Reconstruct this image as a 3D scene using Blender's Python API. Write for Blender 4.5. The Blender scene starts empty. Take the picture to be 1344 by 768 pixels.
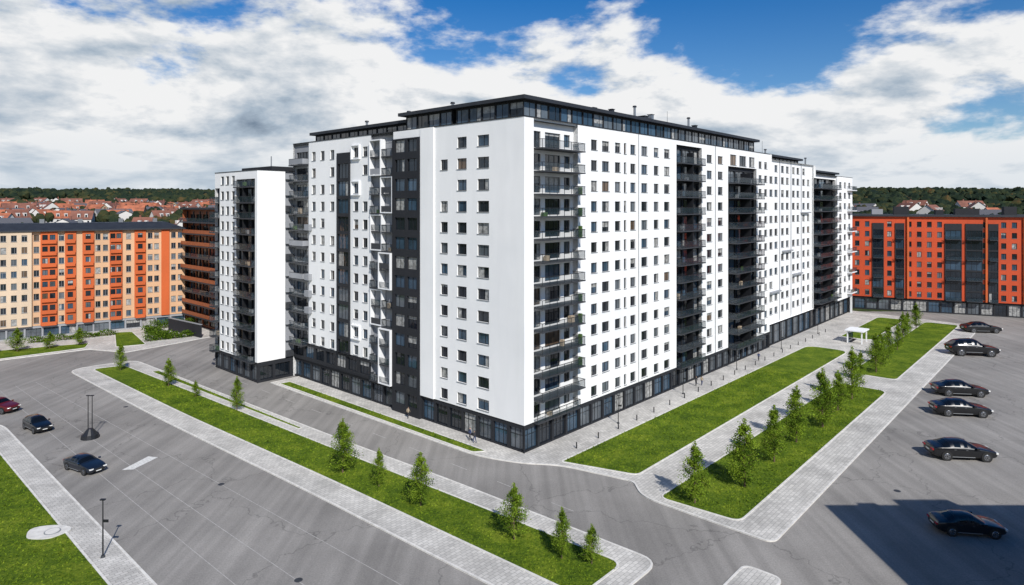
import bpy, bmesh, math, random
import numpy as np
from mathutils import Vector, noise as mnoise
random.seed(7); np.random.seed(7)
scene=bpy.context.scene
scene.view_settings.view_transform='Standard'
scene.view_settings.look='None'
scene.view_settings.exposure=0
col=scene.collection

# ------------------------------------------------------------ materials
MATS={}
def newmat(name):
    m=bpy.data.materials.new(name); m.use_nodes=True
    nt=m.node_tree; b=nt.nodes['Principled BSDF']
    MATS[name]=m
    return m,nt,b
def N(nt,t,**k):
    n=nt.nodes.new(t)
    for a,v in k.items(): setattr(n,a,v)
    return n
def simple(name,c,rough=.6,metal=0,var=0.0,scale=3,spec=.5,alpha=1):
    m,nt,b=newmat(name)
    b.inputs['Roughness'].default_value=rough
    b.inputs['Metallic'].default_value=metal
    b.inputs['Specular IOR Level'].default_value=spec
    b.inputs['Alpha'].default_value=alpha
    tc=N(nt,'ShaderNodeTexCoord'); no=N(nt,'ShaderNodeTexNoise')
    no.inputs['Scale'].default_value=scale; no.inputs['Detail'].default_value=3
    nt.links.new(tc.outputs['Object'],no.inputs['Vector'])
    r=N(nt,'ShaderNodeValToRGB')
    r.color_ramp.elements[0].position=.3; r.color_ramp.elements[1].position=.7
    r.color_ramp.elements[0].color=(*[x*(1-var) for x in c],1)
    r.color_ramp.elements[1].color=(*[min(1,x*(1+var)) for x in c],1)
    nt.links.new(no.outputs['Fac'],r.inputs['Fac'])
    nt.links.new(r.outputs['Color'],b.inputs['Base Color'])
    return m
def wallmat(name,c,streak=.1):
    m,nt,b=newmat(name); b.inputs['Roughness'].default_value=.75
    tc=N(nt,'ShaderNodeTexCoord')
    mp=N(nt,'ShaderNodeMapping'); mp.inputs['Scale'].default_value=(.6,.6,.12)
    nt.links.new(tc.outputs['Object'],mp.inputs['Vector'])
    n1=N(nt,'ShaderNodeTexNoise'); n1.inputs['Scale'].default_value=1; n1.inputs['Detail'].default_value=5; n1.inputs['Distortion'].default_value=.6
    nt.links.new(mp.outputs['Vector'],n1.inputs['Vector'])
    n2=N(nt,'ShaderNodeTexNoise'); n2.inputs['Scale'].default_value=.1; n2.inputs['Detail'].default_value=3
    nt.links.new(tc.outputs['Object'],n2.inputs['Vector'])
    r1=N(nt,'ShaderNodeValToRGB'); r1.color_ramp.elements[0].position=.3; r1.color_ramp.elements[1].position=.7
    r1.color_ramp.elements[0].color=(1-streak*.6,)*3+(1,); r1.color_ramp.elements[1].color=(1,1,1,1)
    nt.links.new(n1.outputs['Fac'],r1.inputs['Fac'])
    r2=N(nt,'ShaderNodeValToRGB'); r2.color_ramp.elements[0].position=.3; r2.color_ramp.elements[1].position=.6
    r2.color_ramp.elements[0].color=(1-streak,1-streak*.9,1-streak*.8,1); r2.color_ramp.elements[1].color=(1,1,1,1)
    nt.links.new(n2.outputs['Fac'],r2.inputs['Fac'])
    mx=N(nt,'ShaderNodeMix',data_type='RGBA',blend_type='MULTIPLY'); mx.inputs[0].default_value=1
    nt.links.new(r1.outputs['Color'],mx.inputs[6]); nt.links.new(r2.outputs['Color'],mx.inputs[7])
    mx2=N(nt,'ShaderNodeMix',data_type='RGBA',blend_type='MULTIPLY'); mx2.inputs[0].default_value=1
    nt.links.new(mx.outputs[2],mx2.inputs[6]); mx2.inputs[7].default_value=(*c,1)
    nt.links.new(mx2.outputs[2],b.inputs['Base Color'])
    return m
wallmat('white_render',(.87,.87,.86),.08)
wallmat('white_panel',(.80,.805,.81),.08)
wallmat('grey_panel',(.30,.31,.33),.15)
wallmat('charcoal_panel',(.014,.016,.021),.3)
wallmat('beige_render',(.66,.40,.23),.14)
wallmat('cream_render',(.66,.51,.36),.14)
wallmat('orange_render',(.58,.115,.025),.18)
wallmat('red_render',(.56,.07,.016),.18)
simple('copper_panel',(.30,.09,.035),.5,var=.25)
simple('frame_dark',(.012,.013,.016),.4)
simple('frame_grey',(.22,.23,.24),.45)
simple('slab_concrete',(.24,.25,.26),.8,var=.12)
simple('slab_dark',(.035,.038,.044),.6,var=.15)
simple('roof_dark',(.022,.025,.031),.6,var=.2,scale=.6)
simple('metal_grey',(.35,.36,.37),.35,metal=.8)
def glass(name,c,rough=.04,spec=.7,scale=.25):
    m=simple(name,c,rough,var=.45,scale=scale,spec=spec)
    b=m.node_tree.nodes['Principled BSDF']
    nt=m.node_tree
    tc=N(nt,'ShaderNodeTexCoord'); no=N(nt,'ShaderNodeTexNoise'); no.inputs['Scale'].default_value=.5
    nt.links.new(tc.outputs['Object'],no.inputs['Vector'])
    bp=N(nt,'ShaderNodeBump'); bp.inputs['Strength'].default_value=.07; bp.inputs['Distance'].default_value=.3
    nt.links.new(no.outputs['Fac'],bp.inputs['Height']); nt.links.new(bp.outputs['Normal'],b.inputs['Normal'])
    return m
glass('glass_dark',(.012,.017,.024)); glass('glass_blue',(.035,.065,.10)); glass('glass_grey',(.09,.105,.12))
glass('glass_curtain',(.30,.30,.29),.12,.5,2.0); glass('glass_warm',(.11,.075,.05),.1,.6)
simple('rail_glass',(.03,.05,.065),.05,spec=.6,alpha=.36)
simple('plant_green',(.05,.10,.02),.8,var=.4)

# asphalt
def asphalt(name,c):
    m,nt,b=newmat(name); b.inputs['Roughness'].default_value=.85
    tc=N(nt,'ShaderNodeTexCoord')
    a=N(nt,'ShaderNodeTexNoise'); a.inputs['Scale'].default_value=.06; a.inputs['Detail'].default_value=6; a.inputs['Roughness'].default_value=.62
    f=N(nt,'ShaderNodeTexNoise'); f.inputs['Scale'].default_value=7; f.inputs['Detail'].default_value=4; f.inputs['Roughness'].default_value=.7
    mp=N(nt,'ShaderNodeMapping'); mp.inputs['Rotation'].default_value=(0,0,math.radians(-47.94)); mp.inputs['Scale'].default_value=(.8,.025,1)
    s=N(nt,'ShaderNodeTexNoise'); s.inputs['Scale'].default_value=1; s.inputs['Detail'].default_value=4
    for n in (a,f): nt.links.new(tc.outputs['Object'],n.inputs['Vector'])
    nt.links.new(tc.outputs['Object'],mp.inputs['Vector']); nt.links.new(mp.outputs['Vector'],s.inputs['Vector'])
    def ramp(src,p0,p1,v0,v1):
        r=N(nt,'ShaderNodeMapRange'); r.inputs['From Min'].default_value=p0; r.inputs['From Max'].default_value=p1
        r.inputs['To Min'].default_value=v0; r.inputs['To Max'].default_value=v1
        nt.links.new(src,r.inputs['Value']); return r.outputs[0]
    dn=N(nt,'ShaderNodeTexNoise'); dn.inputs['Scale'].default_value=.4; dn.inputs['Detail'].default_value=4
    nt.links.new(tc.outputs['Object'],dn.inputs['Vector'])
    dv=N(nt,'ShaderNodeVectorMath',operation='SCALE'); dv.inputs['Scale'].default_value=5; nt.links.new(dn.outputs['Color'],dv.inputs[0])
    av=N(nt,'ShaderNodeVectorMath',operation='ADD'); nt.links.new(tc.outputs['Object'],av.inputs[0]); nt.links.new(dv.outputs[0],av.inputs[1])
    vo=N(nt,'ShaderNodeTexVoronoi',feature='DISTANCE_TO_EDGE'); vo.inputs['Scale'].default_value=.07; nt.links.new(av.outputs[0],vo.inputs['Vector'])
    crk=ramp(vo.outputs['Distance'],.0,.008,.62,1)
    out=None
    for x in (ramp(a.outputs['Fac'],.32,.68,.74,1.12),ramp(f.outputs['Fac'],.3,.7,.80,1.2),ramp(s.outputs['Fac'],.35,.65,.84,1.1),crk):
        if out is None: out=x
        else:
            mm=N(nt,'ShaderNodeMath',operation='MULTIPLY'); nt.links.new(out,mm.inputs[0]); nt.links.new(x,mm.inputs[1]); out=mm.outputs[0]
    v=N(nt,'ShaderNodeVectorMath',operation='SCALE'); v.inputs[0].default_value=c
    nt.links.new(out,v.inputs['Scale']); nt.links.new(v.outputs[0],b.inputs['Base Color'])
    bp=N(nt,'ShaderNodeBump'); bp.inputs['Strength'].default_value=.3; bp.inputs['Distance'].default_value=.03
    nt.links.new(f.outputs['Fac'],bp.inputs['Height']); nt.links.new(bp.outputs['Normal'],b.inputs['Normal'])
asphalt('asphalt',(.262,.247,.228))
# paving
m,nt,b=newmat('paving'); b.inputs['Roughness'].default_value=.8
tc=N(nt,'ShaderNodeTexCoord'); mp=N(nt,'ShaderNodeMapping'); mp.inputs['Rotation'].default_value=(0,0,math.radians(-47.94))
br=N(nt,'ShaderNodeTexBrick'); br.inputs['Scale'].default_value=1; br.inputs['Brick Width'].default_value=.6; br.inputs['Row Height'].default_value=.4
br.inputs['Mortar Size'].default_value=.02
br.inputs['Color1'].default_value=(.62,.595,.55,1); br.inputs['Color2'].default_value=(.48,.46,.425,1); br.inputs['Mortar'].default_value=(.28,.27,.25,1)
no=N(nt,'ShaderNodeTexNoise'); no.inputs['Scale'].default_value=.25; no.inputs['Detail'].default_value=6
rr=N(nt,'ShaderNodeMapRange'); rr.inputs['From Min'].default_value=.3; rr.inputs['From Max'].default_value=.7; rr.inputs['To Min'].default_value=.72; rr.inputs['To Max'].default_value=1.1
v=N(nt,'ShaderNodeVectorMath',operation='SCALE')
nt.links.new(tc.outputs['Object'],mp.inputs['Vector']); nt.links.new(mp.outputs['Vector'],br.inputs['Vector']); nt.links.new(tc.outputs['Object'],no.inputs['Vector'])
nt.links.new(no.outputs['Fac'],rr.inputs['Value']); nt.links.new(br.outputs['Color'],v.inputs[0]); nt.links.new(rr.outputs[0],v.inputs['Scale']); nt.links.new(v.outputs[0],b.inputs['Base Color'])
simple('kerb_stone',(.62,.60,.56),.8,var=.15,scale=1.5)
simple('road_paint',(.62,.61,.58),.7,var=.2,scale=4)
simple('road_seam',(.36,.345,.325),.8,var=.2,scale=3)
# grass
def grassmat(name,c1,c2,c3):
    m,nt,b=newmat(name); b.inputs['Roughness'].default_value=.9; b.inputs['Specular IOR Level'].default_value=.15
    tc=N(nt,'ShaderNodeTexCoord')
    a=N(nt,'ShaderNodeTexNoise'); a.inputs['Scale'].default_value=.25; a.inputs['Detail'].default_value=6; a.inputs['Roughness'].default_value=.7
    f=N(nt,'ShaderNodeTexNoise'); f.inputs['Scale'].default_value=4; f.inputs['Detail'].default_value=5; f.inputs['Roughness'].default_value=.8
    for n in (a,f): nt.links.new(tc.outputs['Object'],n.inputs['Vector'])
    r=N(nt,'ShaderNodeValToRGB'); e=r.color_ramp.elements; e[0].position=.38; e[0].color=(*c1,1); e[1].position=.62; e[1].color=(*c3,1)
    x=e.new(.5); x.color=(*c2,1)
    ad=N(nt,'ShaderNodeMix'); ad.inputs[0].default_value=.5
    nt.links.new(a.outputs['Fac'],ad.inputs[2]); nt.links.new(f.outputs['Fac'],ad.inputs[3])
    nt.links.new(ad.outputs[0],r.inputs['Fac']); nt.links.new(r.outputs['Color'],b.inputs['Base Color'])
    bp=N(nt,'ShaderNodeBump'); bp.inputs['Strength'].default_value=1; bp.inputs['Distance'].default_value=.2
    nt.links.new(f.outputs['Fac'],bp.inputs['Height']); nt.links.new(bp.outputs['Normal'],b.inputs['Normal'])
grassmat('grass',(.032,.068,.004),(.095,.155,.008),(.20,.25,.02))
grassmat('grass_blade',(.06,.11,.006),(.14,.21,.012),(.26,.32,.03))
grassmat('field',(.03,.05,.015),(.05,.07,.02),(.10,.10,.04))
def leafmat(name,c):
    m,nt,b=newmat(name)
    nt.nodes.remove(b); out=nt.nodes['Material Output']
    d=N(nt,'ShaderNodeBsdfDiffuse'); t=N(nt,'ShaderNodeBsdfTranslucent'); mx=N(nt,'ShaderNodeMixShader'); mx.inputs[0].default_value=.4
    tc=N(nt,'ShaderNodeTexCoord'); no=N(nt,'ShaderNodeTexNoise'); no.inputs['Scale'].default_value=2.5; no.inputs['Detail'].default_value=2
    r=N(nt,'ShaderNodeValToRGB'); r.color_ramp.elements[0].position=.35; r.color_ramp.elements[1].position=.65
    r.color_ramp.elements[0].color=(*[x*.6 for x in c],1); r.color_ramp.elements[1].color=(*[x*1.35 for x in c],1)
    nt.links.new(tc.outputs['Object'],no.inputs['Vector']); nt.links.new(no.outputs['Fac'],r.inputs['Fac'])
    nt.links.new(r.outputs['Color'],d.inputs['Color']); nt.links.new(r.outputs['Color'],t.inputs['Color'])
    nt.links.new(d.outputs[0],mx.inputs[1]); nt.links.new(t.outputs[0],mx.inputs[2]); nt.links.new(mx.outputs[0],out.inputs['Surface'])
leafmat('leaf_light',(.24,.34,.035)); leafmat('leaf_mid',(.13,.21,.022)); leafmat('leaf_dark',(.05,.10,.014))
simple('bark',(.12,.08,.05),.9,var=.3,scale=8)
m,nt,b=newmat('forest_foliage'); b.inputs['Roughness'].default_value=1; b.inputs['Specular IOR Level'].default_value=.05
tc=N(nt,'ShaderNodeTexCoord'); no=N(nt,'ShaderNodeTexNoise'); no.inputs['Scale'].default_value=.02; no.inputs['Detail'].default_value=8; no.inputs['Roughness'].default_value=.75
r=N(nt,'ShaderNodeValToRGB'); e=r.color_ramp.elements; e[0].position=.36; e[0].color=(.010,.018,.016,1); e[1].position=.68; e[1].color=(.12,.065,.028,1)  # distance haze put into the foliage colour: muted, bluish dark tones
x=e.new(.49); x.color=(.020,.032,.019,1); x=e.new(.58); x.color=(.045,.050,.022,1)
nt.links.new(tc.outputs['Object'],no.inputs['Vector']); nt.links.new(no.outputs['Fac'],r.inputs['Fac']); nt.links.new(r.outputs['Color'],b.inputs['Base Color'])
simple('roof_tile_a',(.34,.11,.055),.8,var=.4,scale=.3); simple('roof_tile_b',(.19,.075,.05),.8,var=.3,scale=.3); simple('roof_slate',(.10,.10,.11),.7,var=.2)
simple('house_white',(.62,.60,.57),.8,var=.1); simple('house_ochre',(.45,.35,.22),.8,var=.1)
def carpaint(n,c):
    m=simple(n,c,.28,metal=0,var=.03,spec=.4); m.node_tree.nodes['Principled BSDF'].inputs['Coat Weight'].default_value=.6
    m.node_tree.nodes['Principled BSDF'].inputs['Coat Roughness'].default_value=.05
carpaint('paint_black',(.005,.0055,.007)); carpaint('paint_red',(.09,.006,.007)); carpaint('paint_navy',(.007,.011,.020))
simple('car_glass',(.004,.005,.006),.04,spec=.6); simple('tyre',(.012,.012,.012),.8); simple('rim',(.30,.31,.33),.25,metal=.9)
simple('lamp_white',(.75,.75,.72),.1); simple('lamp_red',(.3,.01,.01),.15)
simple('skin',(.45,.27,.19),.6); simple('cloth_blue',(.04,.06,.14),.9,var=.2); simple('cloth_dark',(.03,.03,.035),.9,var=.2); simple('cloth_tan',(.35,.28,.2),.9,var=.2); simple('hair',(.03,.02,.012),.7)

# ------------------------------------------------------------ mesh builder
class MB:
    def __init__(s,name): s.n=name; s.v=[]; s.f=[]; s.m=[]; s.mats=[]
    def mi(s,m):
        if m not in s.mats: s.mats.append(m)
        return s.mats.index(m)
    def face(s,pts,m):
        i=len(s.v); s.v.extend([tuple(p) for p in pts]); s.f.append(tuple(range(i,i+len(pts)))); s.m.append(s.mi(m))
    def hexa(s,p,m):
        i=len(s.v); s.v.extend([tuple(q) for q in p]); k=s.mi(m)
        for f in ((3,2,1,0),(4,5,6,7),(0,1,5,4),(1,2,6,5),(2,3,7,6),(3,0,4,7)):
            s.f.append(tuple(i+j for j in f)); s.m.append(k)
    def box(s,x0,x1,y0,y1,z0,z1,m):
        s.hexa([(x0,y0,z0),(x1,y0,z0),(x1,y1,z0),(x0,y1,z0),(x0,y0,z1),(x1,y0,z1),(x1,y1,z1),(x0,y1,z1)],m)
    def cyl(s,c0,c1,r0,r1,m,n=8,caps=True):
        c0=Vector(c0); c1=Vector(c1); d=(c1-c0).normalized(); q=d.to_track_quat('Z','Y')
        i=len(s.v); k=s.mi(m)
        for c,r in ((c0,r0),(c1,r1)):
            for j in range(n):
                a=2*math.pi*j/n; s.v.append(tuple(c+q@Vector((r*math.cos(a),r*math.sin(a),0))))
        for j in range(n):
            s.f.append((i+j,i+(j+1)%n,i+n+(j+1)%n,i+n+j)); s.m.append(k)
        if caps:
            s.f.append(tuple(i+j for j in reversed(range(n)))); s.m.append(k); s.f.append(tuple(i+n+j for j in range(n))); s.m.append(k)
    def mesh(s):
        me=bpy.data.meshes.new(s.n); me.from_pydata(s.v,[],s.f)
        for m in s.mats: me.materials.append(MATS[m])
        me.polygons.foreach_set('material_index',s.m); me.update(); return me
    def obj(s,parent=None,smooth=False):
        me=s.mesh(); o=bpy.data.objects.new(s.n,me); col.objects.link(o)
        if smooth: me.polygons.foreach_set('use_smooth',[True]*len(me.polygons))
        if parent: o.parent=parent
        return o
def empty(name,loc=(0,0,0),rz=0):
    e=bpy.data.objects.new(name,None); e.location=loc; e.rotation_euler=(0,0,rz); e.empty_display_size=1; col.objects.link(e); return e

class Bld:
    def __init__(s,name,loc,rz):
        s.e=empty(name,loc,rz); s.w=MB('walls'); s.g=MB('windows'); s.b=MB('balconies'); s.r=MB('roof')
    def done(s):
        for x in (s.w,s.g,s.b,s.r):
            if x.f: x.obj(s.e)
class Fr:
    def __init__(s,O,S,Nn): s.O=O; s.S=S; s.N=Nn
    def p(s,a,z,d): return (s.O[0]+s.S[0]*a+s.N[0]*d, s.O[1]+s.S[1]*a+s.N[1]*d, z)
    def box(s,mb,s0,s1,z0,z1,d0,d1,m):
        mb.hexa([s.p(s0,z0,d0),s.p(s1,z0,d0),s.p(s1,z0,d1),s.p(s0,z0,d1),s.p(s0,z1,d0),s.p(s1,z1,d0),s.p(s1,z1,d1),s.p(s0,z1,d1)],m)

GL=['glass_dark']*14+['glass_blue']*6+['glass_grey']*4+['glass_curtain']*2+['glass_warm']
def window(B,F,s0,s1,z0,z1,d,rec=.25,frame='frame_dark',mull=1,trans=0,sill=True,gl=None,wallm='white_render',bars=.06):
    w=B.w; g=B.g; p=F.p
    for q in ([p(s0,z0,d),p(s0,z0,d-rec),p(s0,z1,d-rec),p(s0,z1,d)],[p(s1,z0,d),p(s1,z1,d),p(s1,z1,d-rec),p(s1,z0,d-rec)],
              [p(s0,z1,d),p(s0,z1,d-rec),p(s1,z1,d-rec),p(s1,z1,d)],[p(s0,z0,d),p(s1,z0,d),p(s1,z0,d-rec),p(s0,z0,d-rec)]):
        w.face(q,wallm)
    gm=gl or random.choice(GL)
    g.face([p(s0,z0,d-rec),p(s1,z0,d-rec),p(s1,z1,d-rec),p(s0,z1,d-rec)],gm)
    e=d-rec+.002; t=bars
    F.box(g,s0,s0+t,z0,z1,e,e+.06,frame); F.box(g,s1-t,s1,z0,z1,e,e+.06,frame)
    F.box(g,s0+t,s1-t,z0,z0+t,e,e+.058,frame); F.box(g,s0+t,s1-t,z1-t,z1,e,e+.058,frame)
    for i in range(mull):
        c=s0+(s1-s0)*(i+1)/(mull+1) if mull>1 else s0+(s1-s0)*random.choice([.5,.5,.38,.62])
        F.box(g,c-t*.5,c+t*.5,z0+t,z1-t,e,e+.05,frame)
    if trans: 
        zc=z0+trans; F.box(g,s0+t,s1-t,zc-t*.5,zc+t*.5,e,e+.045,frame)
    if random.random()<.22 and (z1-z0)<2.6:
        zc=z1-(z1-z0)*random.uniform(.15,.6); a,bb=s0+t,s1-t
        if random.random()<.5:
            if random.random()<.5: bb=s0+(s1-s0)*random.uniform(.3,.5)
            else: a=s1-(s1-s0)*random.uniform(.3,.5)
            zc=z0+t
        g.face([p(a,zc,e+.008),p(bb,zc,e+.008),p(bb,z1-t,e+.008),p(a,z1-t,e+.008)],'glass_curtain')
    if sill: F.box(g,s0-.06,s1+.06,z0-.07,z0-.003,d-.02,d+.09,'frame_grey')
def facade(B,F,s0,s1,z0,z1,ops,d=0,m='white_render',ret=0,**kw):
    """wall with true recessed openings; ops=(a,b,za,zb[,kw])"""
    S=sorted(set([s0,s1]+[round(x,4) for o in ops for x in o[:2]])); Z=sorted(set([z0,z1]+[round(x,4) for o in ops for x in o[2:4]]))
    S=[x for x in S if s0-1e-6<=x<=s1+1e-6]; Z=[x for x in Z if z0-1e-6<=x<=z1+1e-6]
    for i in range(len(S)-1):
        cs=(S[i]+S[i+1])/2
        oc=[o for o in ops if o[0]<cs<o[1]]
        za=None
        for j in range(len(Z)-1):
            cz=(Z[j]+Z[j+1])/2
            hit=any(o[2]<cz<o[3] for o in oc)
            if not hit and za is None: za=Z[j]
            if hit and za is not None:
                B.w.face([F.p(S[i],za,d),F.p(S[i+1],za,d),F.p(S[i+1],Z[j],d),F.p(S[i],Z[j],d)],m); za=None
        if za is not None: B.w.face([F.p(S[i],za,d),F.p(S[i+1],za,d),F.p(S[i+1],z1,d),F.p(S[i],z1,d)],m)
    for o in ops:
        k=dict(kw); 
        if len(o)>4: k.update(o[4])
        window(B,F,o[0],o[1],o[2],o[3],d,wallm=m,**k)
    if ret or d:
        b=-ret if ret else 0
        for s in (s0,s1): B.w.face([F.p(s,z0,b),F.p(s,z0,d),F.p(s,z1,d),F.p(s,z1,b)],m)
        B.w.face([F.p(s0,z1,b),F.p(s1,z1,b),F.p(s1,z1,d),F.p(s0,z1,d)],m); B.w.face([F.p(s0,z0,b),F.p(s1,z0,b),F.p(s1,z0,d),F.p(s0,z0,d)],m)
def balcony(B,F,s0,s1,z,d0,dep,slab='slab_dark',rail='rail_glass',h=1.1,post=1.6,th=.2,stuff=True):
    b=B.b; F.box(b,s0,s1,z-th,z,d0,d0+dep,slab)
    D=d0+dep
    def pane(a0,a1,da,db):
        if rail=='rail_glass': b.face([F.p(a0,z+.08,da),F.p(a1,z+.08,db),F.p(a1,z+h-.05,db),F.p(a0,z+h-.05,da)],rail)
        else: F.box(b,min(a0,a1)-.02,max(a0,a1)+.02,z+.08,z+h-.05,min(da,db)-.02,max(da,db)+.02,rail)
    pane(s0+.06,s1-.06,D-.06,D-.06); pane(s0+.05,s0+.05,d0,D-.09); pane(s1-.05,s1-.05,d0,D-.09)
    F.box(b,s0+.02,s1-.02,z+h-.05,z+h+.02,D-.09,D-.03,'frame_dark')
    F.box(b,s0+.02,s0+.08,z+h-.05,z+h+.02,d0,D-.09,'frame_dark'); F.box(b,s1-.08,s1-.02,z+h-.05,z+h+.02,d0,D-.09,'frame_dark')
    n=max(1,round((s1-s0)/post))
    for i in range(n+1):
        a=s0+.03+(s1-s0-.1)*i/n; F.box(b,a,a+.055,z,z+h-.05,D-.13,D-.075,'frame_dark')
    if stuff and random.random()<.4:
        a=random.uniform(s0+.3,s1-1.2); F.box(b,a,a+random.uniform(.4,1.0),z,z+random.uniform(.5,.95),d0+.2,d0+.7,random.choice(['plant_green','slab_concrete','cloth_tan','frame_grey','frame_grey']))

FL=3.0
zc=[4.9+FL*i for i in range(13)]
def cols(cs,w,h=1.5,zs=zc,skip=0,jw=.0):
    o=[]
    for z in zs:
        for c in cs:
            if random.random()<skip: continue
            ww=w*(1-random.choice([0,0,0,jw])); o.append((c-ww/2,c+ww/2,z-h/2,z+h/2))
    return o
def storefront(B,F,s0,s1,z1=3.7,d=0,m='charcoal_panel',step=3.0):
    n=max(1,round((s1-s0)/step)); st=(s1-s0)/n; ops=[]
    for i in range(n):
        a=s0+i*st+.2; b=s0+(i+1)*st-.2
        ops.append((a,b,.3,z1-.6,dict(mull=1 if b-a<2.3 else 2,trans=1.9 if z1<5 else 2.6,sill=False,gl=random.choice(['glass_dark','glass_blue','glass_grey','glass_grey','glass_blue','glass_curtain']),rec=.3)))
    facade(B,F,s0,s1,0.0,z1,ops,d=d,m=m)

# ============================================================ main building
RZ=math.atan2(.7424,.67); C=(1.57,83.3,0)
def L(u,v): return (C[0]+.67*u-.7424*v, C[1]+.7424*u+.67*v)
B=Bld('apartment_building',C,RZ)
FLt=Fr((0,0),(0,1),(-1,0)); FRt=Fr((0,0),(1,0),(0,-1))
TOP=43.5; BH=3.7
storefront(B,FLt,0,20.4,BH-.003,d=-.12)
facade(B,FLt,0,17.4,BH,TOP,cols([7.4],2.2)+cols([11.6],1.9)+cols([15.3],1.5,zs=zc[:10]+zc[11:12]),d=0)
facade(B,FLt,17.4,20.4,BH,TOP,[],d=.22,m='white_render')
zs=[2.4+2.98*i for i in range(14)]
facade(B,FLt,20.4,27,0,TOP-1.2,[(a,b,z-.95,z+.95) for z in zs for a,b in ((21.0,23.3),(23.9,26.3))],d=.35,m='charcoal_panel',sill=False,mull=1)
facade(B,FLt,20.4,27,TOP-1.2,TOP,[],d=.1)
# glazed bay with slim white frames
B.w.face([FLt.p(27,0,-.6),FLt.p(33,0,-.6),FLt.p(33,TOP,-.6),FLt.p(27,TOP,-.6)],'grey_panel')
facade(B,FLt,27.02,32.98,3.7,TOP-.02,[(27.3,30.0,z-1.2,z+1.1) for z in zc]+[(30.3,32.7,z-1.2,z+1.1) for z in zc],d=-.55,m='grey_panel',sill=False)
i=0; sd=0
while i<13:
    n=random.choice([1,2,2,3]); n=min(n,13-i); z0=BH+FL*i+.1; z1=BH+FL*(i+n)-.1; sd=1-sd
    a,bx=((29.8,32.9),(27.1,30.2))[sd]; dd=random.choice([.3,.5,.7])
    for (p,q,r_,t) in ((a,a+.18,z0,z1),(bx-.18,bx,z0,z1)): FLt.box(B.b,p,q,r_,t,-.5,dd,'white_panel')
    FLt.box(B.b,a+.18,bx-.18,z0,z0+.18,-.5,dd-.003,'white_panel'); FLt.box(B.b,a+.18,bx-.18,z1-.18,z1,-.5,dd-.003,'white_panel')
    for k in range(n): 
        if k: FLt.box(B.b,a+.18,bx-.18,z0+FL*k-.1,z0+FL*k+.1,-.5,dd-.1,'slab_dark')
        FLt.box(B.b,a+.19,bx-.19,z0+FL*k+.22,z0+FL*k+1.15,dd-.12,dd-.09,random.choice(['slab_dark','rail_glass','rail_glass','grey_panel']))
    for k in range(n):
        if a>28: balcony(B,FLt,27.1,a-.05,z0+FL*k+.05,-.54,.95,th=.18)
        else: balcony(B,FLt,bx+.05,32.9,z0+FL*k+.05,-.54,.95,th=.18)
    i+=n
BH2=6.9
facade(B,FLt,33,38.8,BH2,TOP,cols([34.6,37.2],1.3,1.6,zs=zc[1:],skip=.08),d=0)
for z in zc[1:]:
    if random.random()<.35:
        a=random.choice([33.3,35.9]); dd=random.choice([.2,.35,.5]); t=1.2
        for (p,q,r_,s_) in ((a,a+.16,z-t,z+t),(a+2.4-.16,a+2.4,z-t,z+t)): FLt.box(B.b,p,q,r_,s_,0.002,dd,'white_panel')
        FLt.box(B.b,a+.16,a+2.24,z-t,z-t+.16,0.002,dd-.003,'white_panel'); FLt.box(B.b,a+.16,a+2.24,z+t-.16,z+t,0.002,dd-.003,'white_panel')
facade(B,FLt,38.8,42.6,BH2,TOP-2.5,[(39.1,42.3,z-1.25,z+1.25) for z in zc[1:-1]],d=.25,m='charcoal_panel',sill=False,mull=2)
facade(B,FLt,38.8,42.6,TOP-2.5,TOP,[],d=0)
facade(B,FLt,42.6,52,BH2,TOP,cols([44.3,47.4,50.3],1.25,1.6,zs=zc[1:],skip=.06),d=0)
storefront(B,FLt,27,58,3.7-.003,d=-.3)
facade(B,FLt,33,57.5,3.7,BH2,[(33.6+3.4*i,36.4+3.4*i,4.2,6.3) for i in range(7)],d=-.1,m='charcoal_panel',sill=False,mull=2)
facade(B,FLt,52,57.5,BH2,TOP,[(52.7,56.8,z-1.2,z+1.0) for z in zc[1:]],d=-.3,m='grey_panel',sill=False,mull=3)
for z in zc[1:]:
    balcony(B,FLt,52.6,57.4,z-1.35,-.28,1.3,slab='slab_dark',rail='grey_panel' if random.random()<.35 else 'rail_glass',th=.22)
    if 12<z<34 and random.random()<.6: FLt.box(B.b,50.9,52.4,z-1.4,z-.3,.002,.7,'grey_panel')
# --- right front
storefront(B,FRt,0,12.2,BH-.003,d=-.12)
facade(B,FRt,0,1.9,BH,TOP,[],d=0)
facade(B,FRt,1.9,11.6,BH,TOP,[(2.6,4.3,z-1.15,z+1.05) for z in zc]+[(5.2,8.6,z-1.15,z+1.05,dict(mull=2)) for z in zc]+[(9.4,10.8,z-.7,z+1.05) for z in zc],d=-.8,sill=False)
for s in (1.9,11.6): B.w.face([FRt.p(s,BH,0),FRt.p(s,BH,-1),FRt.p(s,TOP,-1),FRt.p(s,TOP,0)],'white_render')
for z in zc: balcony(B,FRt,2.0,11.5,z-1.3,-.78,2.2 if z>6 else 1.4,th=.16)
for z in zc[2:6]+zc[8:11]: FRt.box(B.b,11.1,11.45,z-1.3,z+random.uniform(-.4,.3),.4,.9,'plant_green')
facade(B,FRt,11.6,40.6,BH,TOP,cols([15.6,21.9,26.3,33.6],1.55)+cols([18.6,29.8,37.2],1.9)+cols([24.0],.7,1.7),d=0)
FRt.box(B.b,27.9,28.0,BH,TOP,0.002,.08,'frame_grey')
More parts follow.
